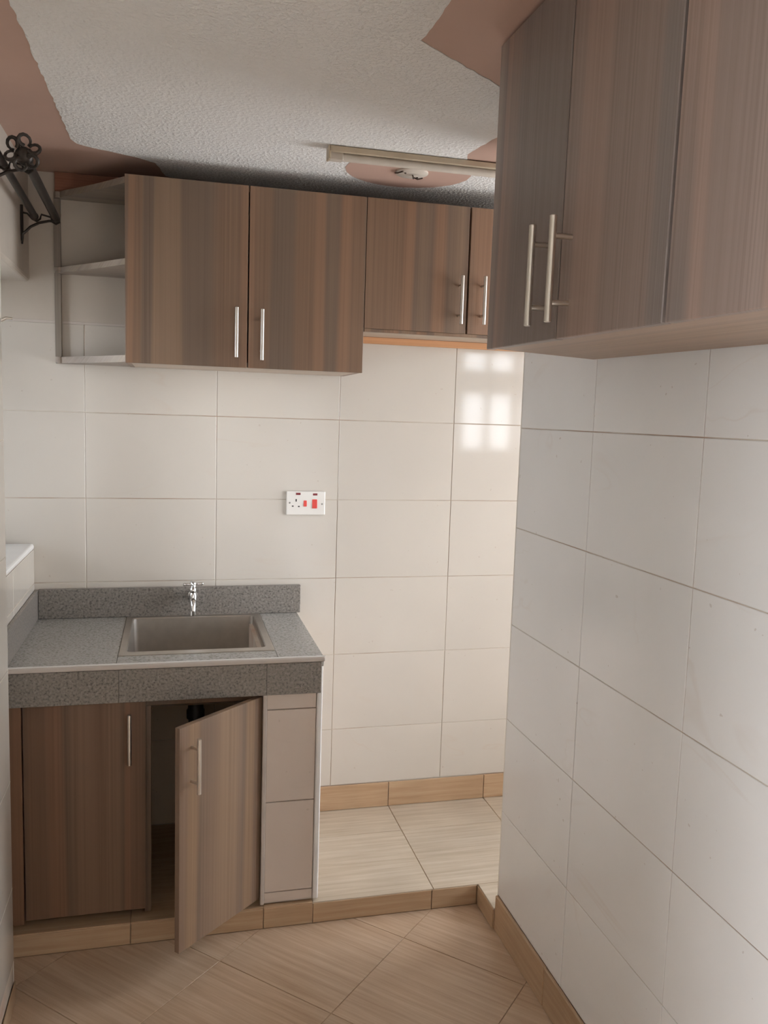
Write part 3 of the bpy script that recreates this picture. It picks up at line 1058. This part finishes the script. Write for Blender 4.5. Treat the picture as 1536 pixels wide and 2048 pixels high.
# ------------------------------------------------------------------ fluorescent batten and ceiling rose
fb = empty('fluorescent_light', (1.04, -.58, ZC), 'cream fluorescent batten light on the ceiling beside the pink disc', 'light')
fo = Vector((1.04, -.58, ZC))
fx0_, fx1_ = .735, 1.36


def fpart(n, x0, x1, y0, y1, z0, z1, m, bev=.0015):
    bm = box_bm(x0 - fo.x, x1 - fo.x, y0 - fo.y, y1 - fo.y, z0, z1, bev)
    return link(n, done(bm, n), M[m], fb)


fpart('housing', fx0_, fx1_, -.604, -.566, -.0135, -.003, 'lamp_body')
fpart('flange', fx0_ - .004, fx1_, -.6145, -.6035, -.0195, -.003, 'lamp_body')
fpart('end_cap', fx0_ - .006, fx0_ + .001, -.6145, -.574, -.0395, -.003, 'lamp_body')
fpart('end_cap', fx1_, fx1_ + .006, -.6145, -.574, -.0395, -.003, 'lamp_body')
fpart('lamp_holder', fx0_ + .001, fx0_ + .040, -.6015, -.5755, -.0385, -.0138, 'lamp_tube')
fpart('lamp_holder', fx1_ - .040, fx1_ - .001, -.6015, -.5755, -.0385, -.0138, 'lamp_tube')
bm = bmesh.new()
tube_bm(bm, (fx0_ + .0405 - fo.x, -.588 - fo.y, -.0262), (fx1_ - .0405 - fo.x, -.588 - fo.y, -.0262), .0122, 20)
link('tube', done(bm, 'tube', True), M['lamp_tube'], fb)

ro = empty('ceiling_rose', (1.030, -.430, ZC - .0027), 'small pale round ceiling plate with loose dark wires, behind the fluorescent light', 'ceiling plate')
bm = bmesh.new()
lathe_bm(bm, [(.052, .0), (.052, -.004), (.046, -.007), (.01, -.0085)], 28)
link('plate', done(bm, 'rose', True), M['lamp_tube'], ro)
for pts in ([(0, -.004, -.006), (.004, -.004, -.016), (.016, -.010, -.022), (.030, -.02, -.020)], [(.004, .006, -.006), (.006, .0, -.018), (.002, -.012, -.022), (-.001, -.018, -.018)],
            [(-.052, .01, -.004), (-.05, -.014, -.010), (-.038, -.034, -.009)]):
    bm = bmesh.new()
    path_bm(bm, pts, .0022, 8)
    link('wire', done(bm, 'wire', True), M['wire'], ro)
for x, y in ((-.025, -.015), (.024, .022)):
    bm = bmesh.new()
    lathe_bm(bm, [(.0035, -.006), (.0035, -.0095), (.001, -.0105)], 10, (x, y, 0))
    link('screw', done(bm, 'screw', True), M['wire'], ro)

# ------------------------------------------------------------------ double curtain rod over the left window
cr = empty('curtain_rod', (XL, -.45, Z(.6)), 'dark iron double curtain rod with curled finial above the left window', 'curtain rod')
co = Vector((XL, -.45, Z(.6)))


def crp(n, fn, m='iron'):
    bm = bmesh.new()
    fn(bm)
    for v_ in bm.verts:
        v_.co -= co
    return link(n, done(bm, n, True), M[m], cr)


R2a, R2b = Vector((-.068, -.155, Z(.5975))), Vector((-.0655, -.735, Z(.617)))
R1a, R1b = Vector((-.128, -.185, Z(.594))), Vector((-.128, -.785, Z(.620)))
crp('rod', lambda bm: tube_bm(bm, R2a, R2b, .0125, 16))
crp('rod', lambda bm: (tube_bm(bm, R1a, R1b, .0105, 16), lathe_bm(bm, [(.0105, -.004), (.012, 0), (.012, .008), (.008, .013), (.001, .0145)], 14, R1a, (R1a - R1b))))
fin = R2b + Vector((-.001, -.045, .006))


def finial(bm):
    lathe_bm(bm, [(.0125, 0), (.018, .004), (.018, .010), (.012, .014), (.016, .024), (.022, .036), (.018, .046), (.006, .052)], 14, R2b, (R2b - R2a))
    for k in range(6):
        a = 2 * math.pi * k / 6 + .35
        d = Vector((math.cos(a), 0, math.sin(a)))
        pts = []
        for t in range(11):
            s = t / 10 * 1.75 * math.pi
            rad = .015
            pts.append(fin + d * (.016 + rad * (1 - math.cos(s)) * .9) + (Vector((0, -1, 0)) * .55 + d.cross(Vector((0, 1, 0))) * (.85 if k % 2 else -.85)) * (rad * math.sin(s)))
        path_bm(bm, pts, [.006 - .003 * t / 10 for t in range(11)], 8)


crp('finial', finial)


def bracket(bm, y):
    w = XL
    zz = Z(.594) + (-.17 - y) * .034
    path_bm(bm, [(w + .004, y, zz + .035), (w + .004, y, zz - .02), (w + .004, y, zz - .075)], [.0045, .005, .004], 8)
    path_bm(bm, [(w + .004, y, zz - .085), (w + .006, y, zz - .055), (w + .030, y, zz - .030), (w + .055, y, zz - .016), (w + .085, y, zz - .008), (w + .118, y, zz - .008)], [.003, .0045, .0042, .0042, .004, .004], 8)
    path_bm(bm, [(w + .004, y, zz + .012), (w + .02, y, zz + .010), (w + .035, y, zz - .006), (w + .048, y, zz - .012), (w + .058, y, zz - .004), (w + .062, y, zz + .010), (w + .09, y, zz + .004), (w + .094, y, zz - .01), (w + .105, y, zz - .016), (w + .118, y, zz - .008)], .0032, 8)


crp('bracket', lambda bm: bracket(bm, -.165))
crp('bracket', lambda bm: bracket(bm, -.690))
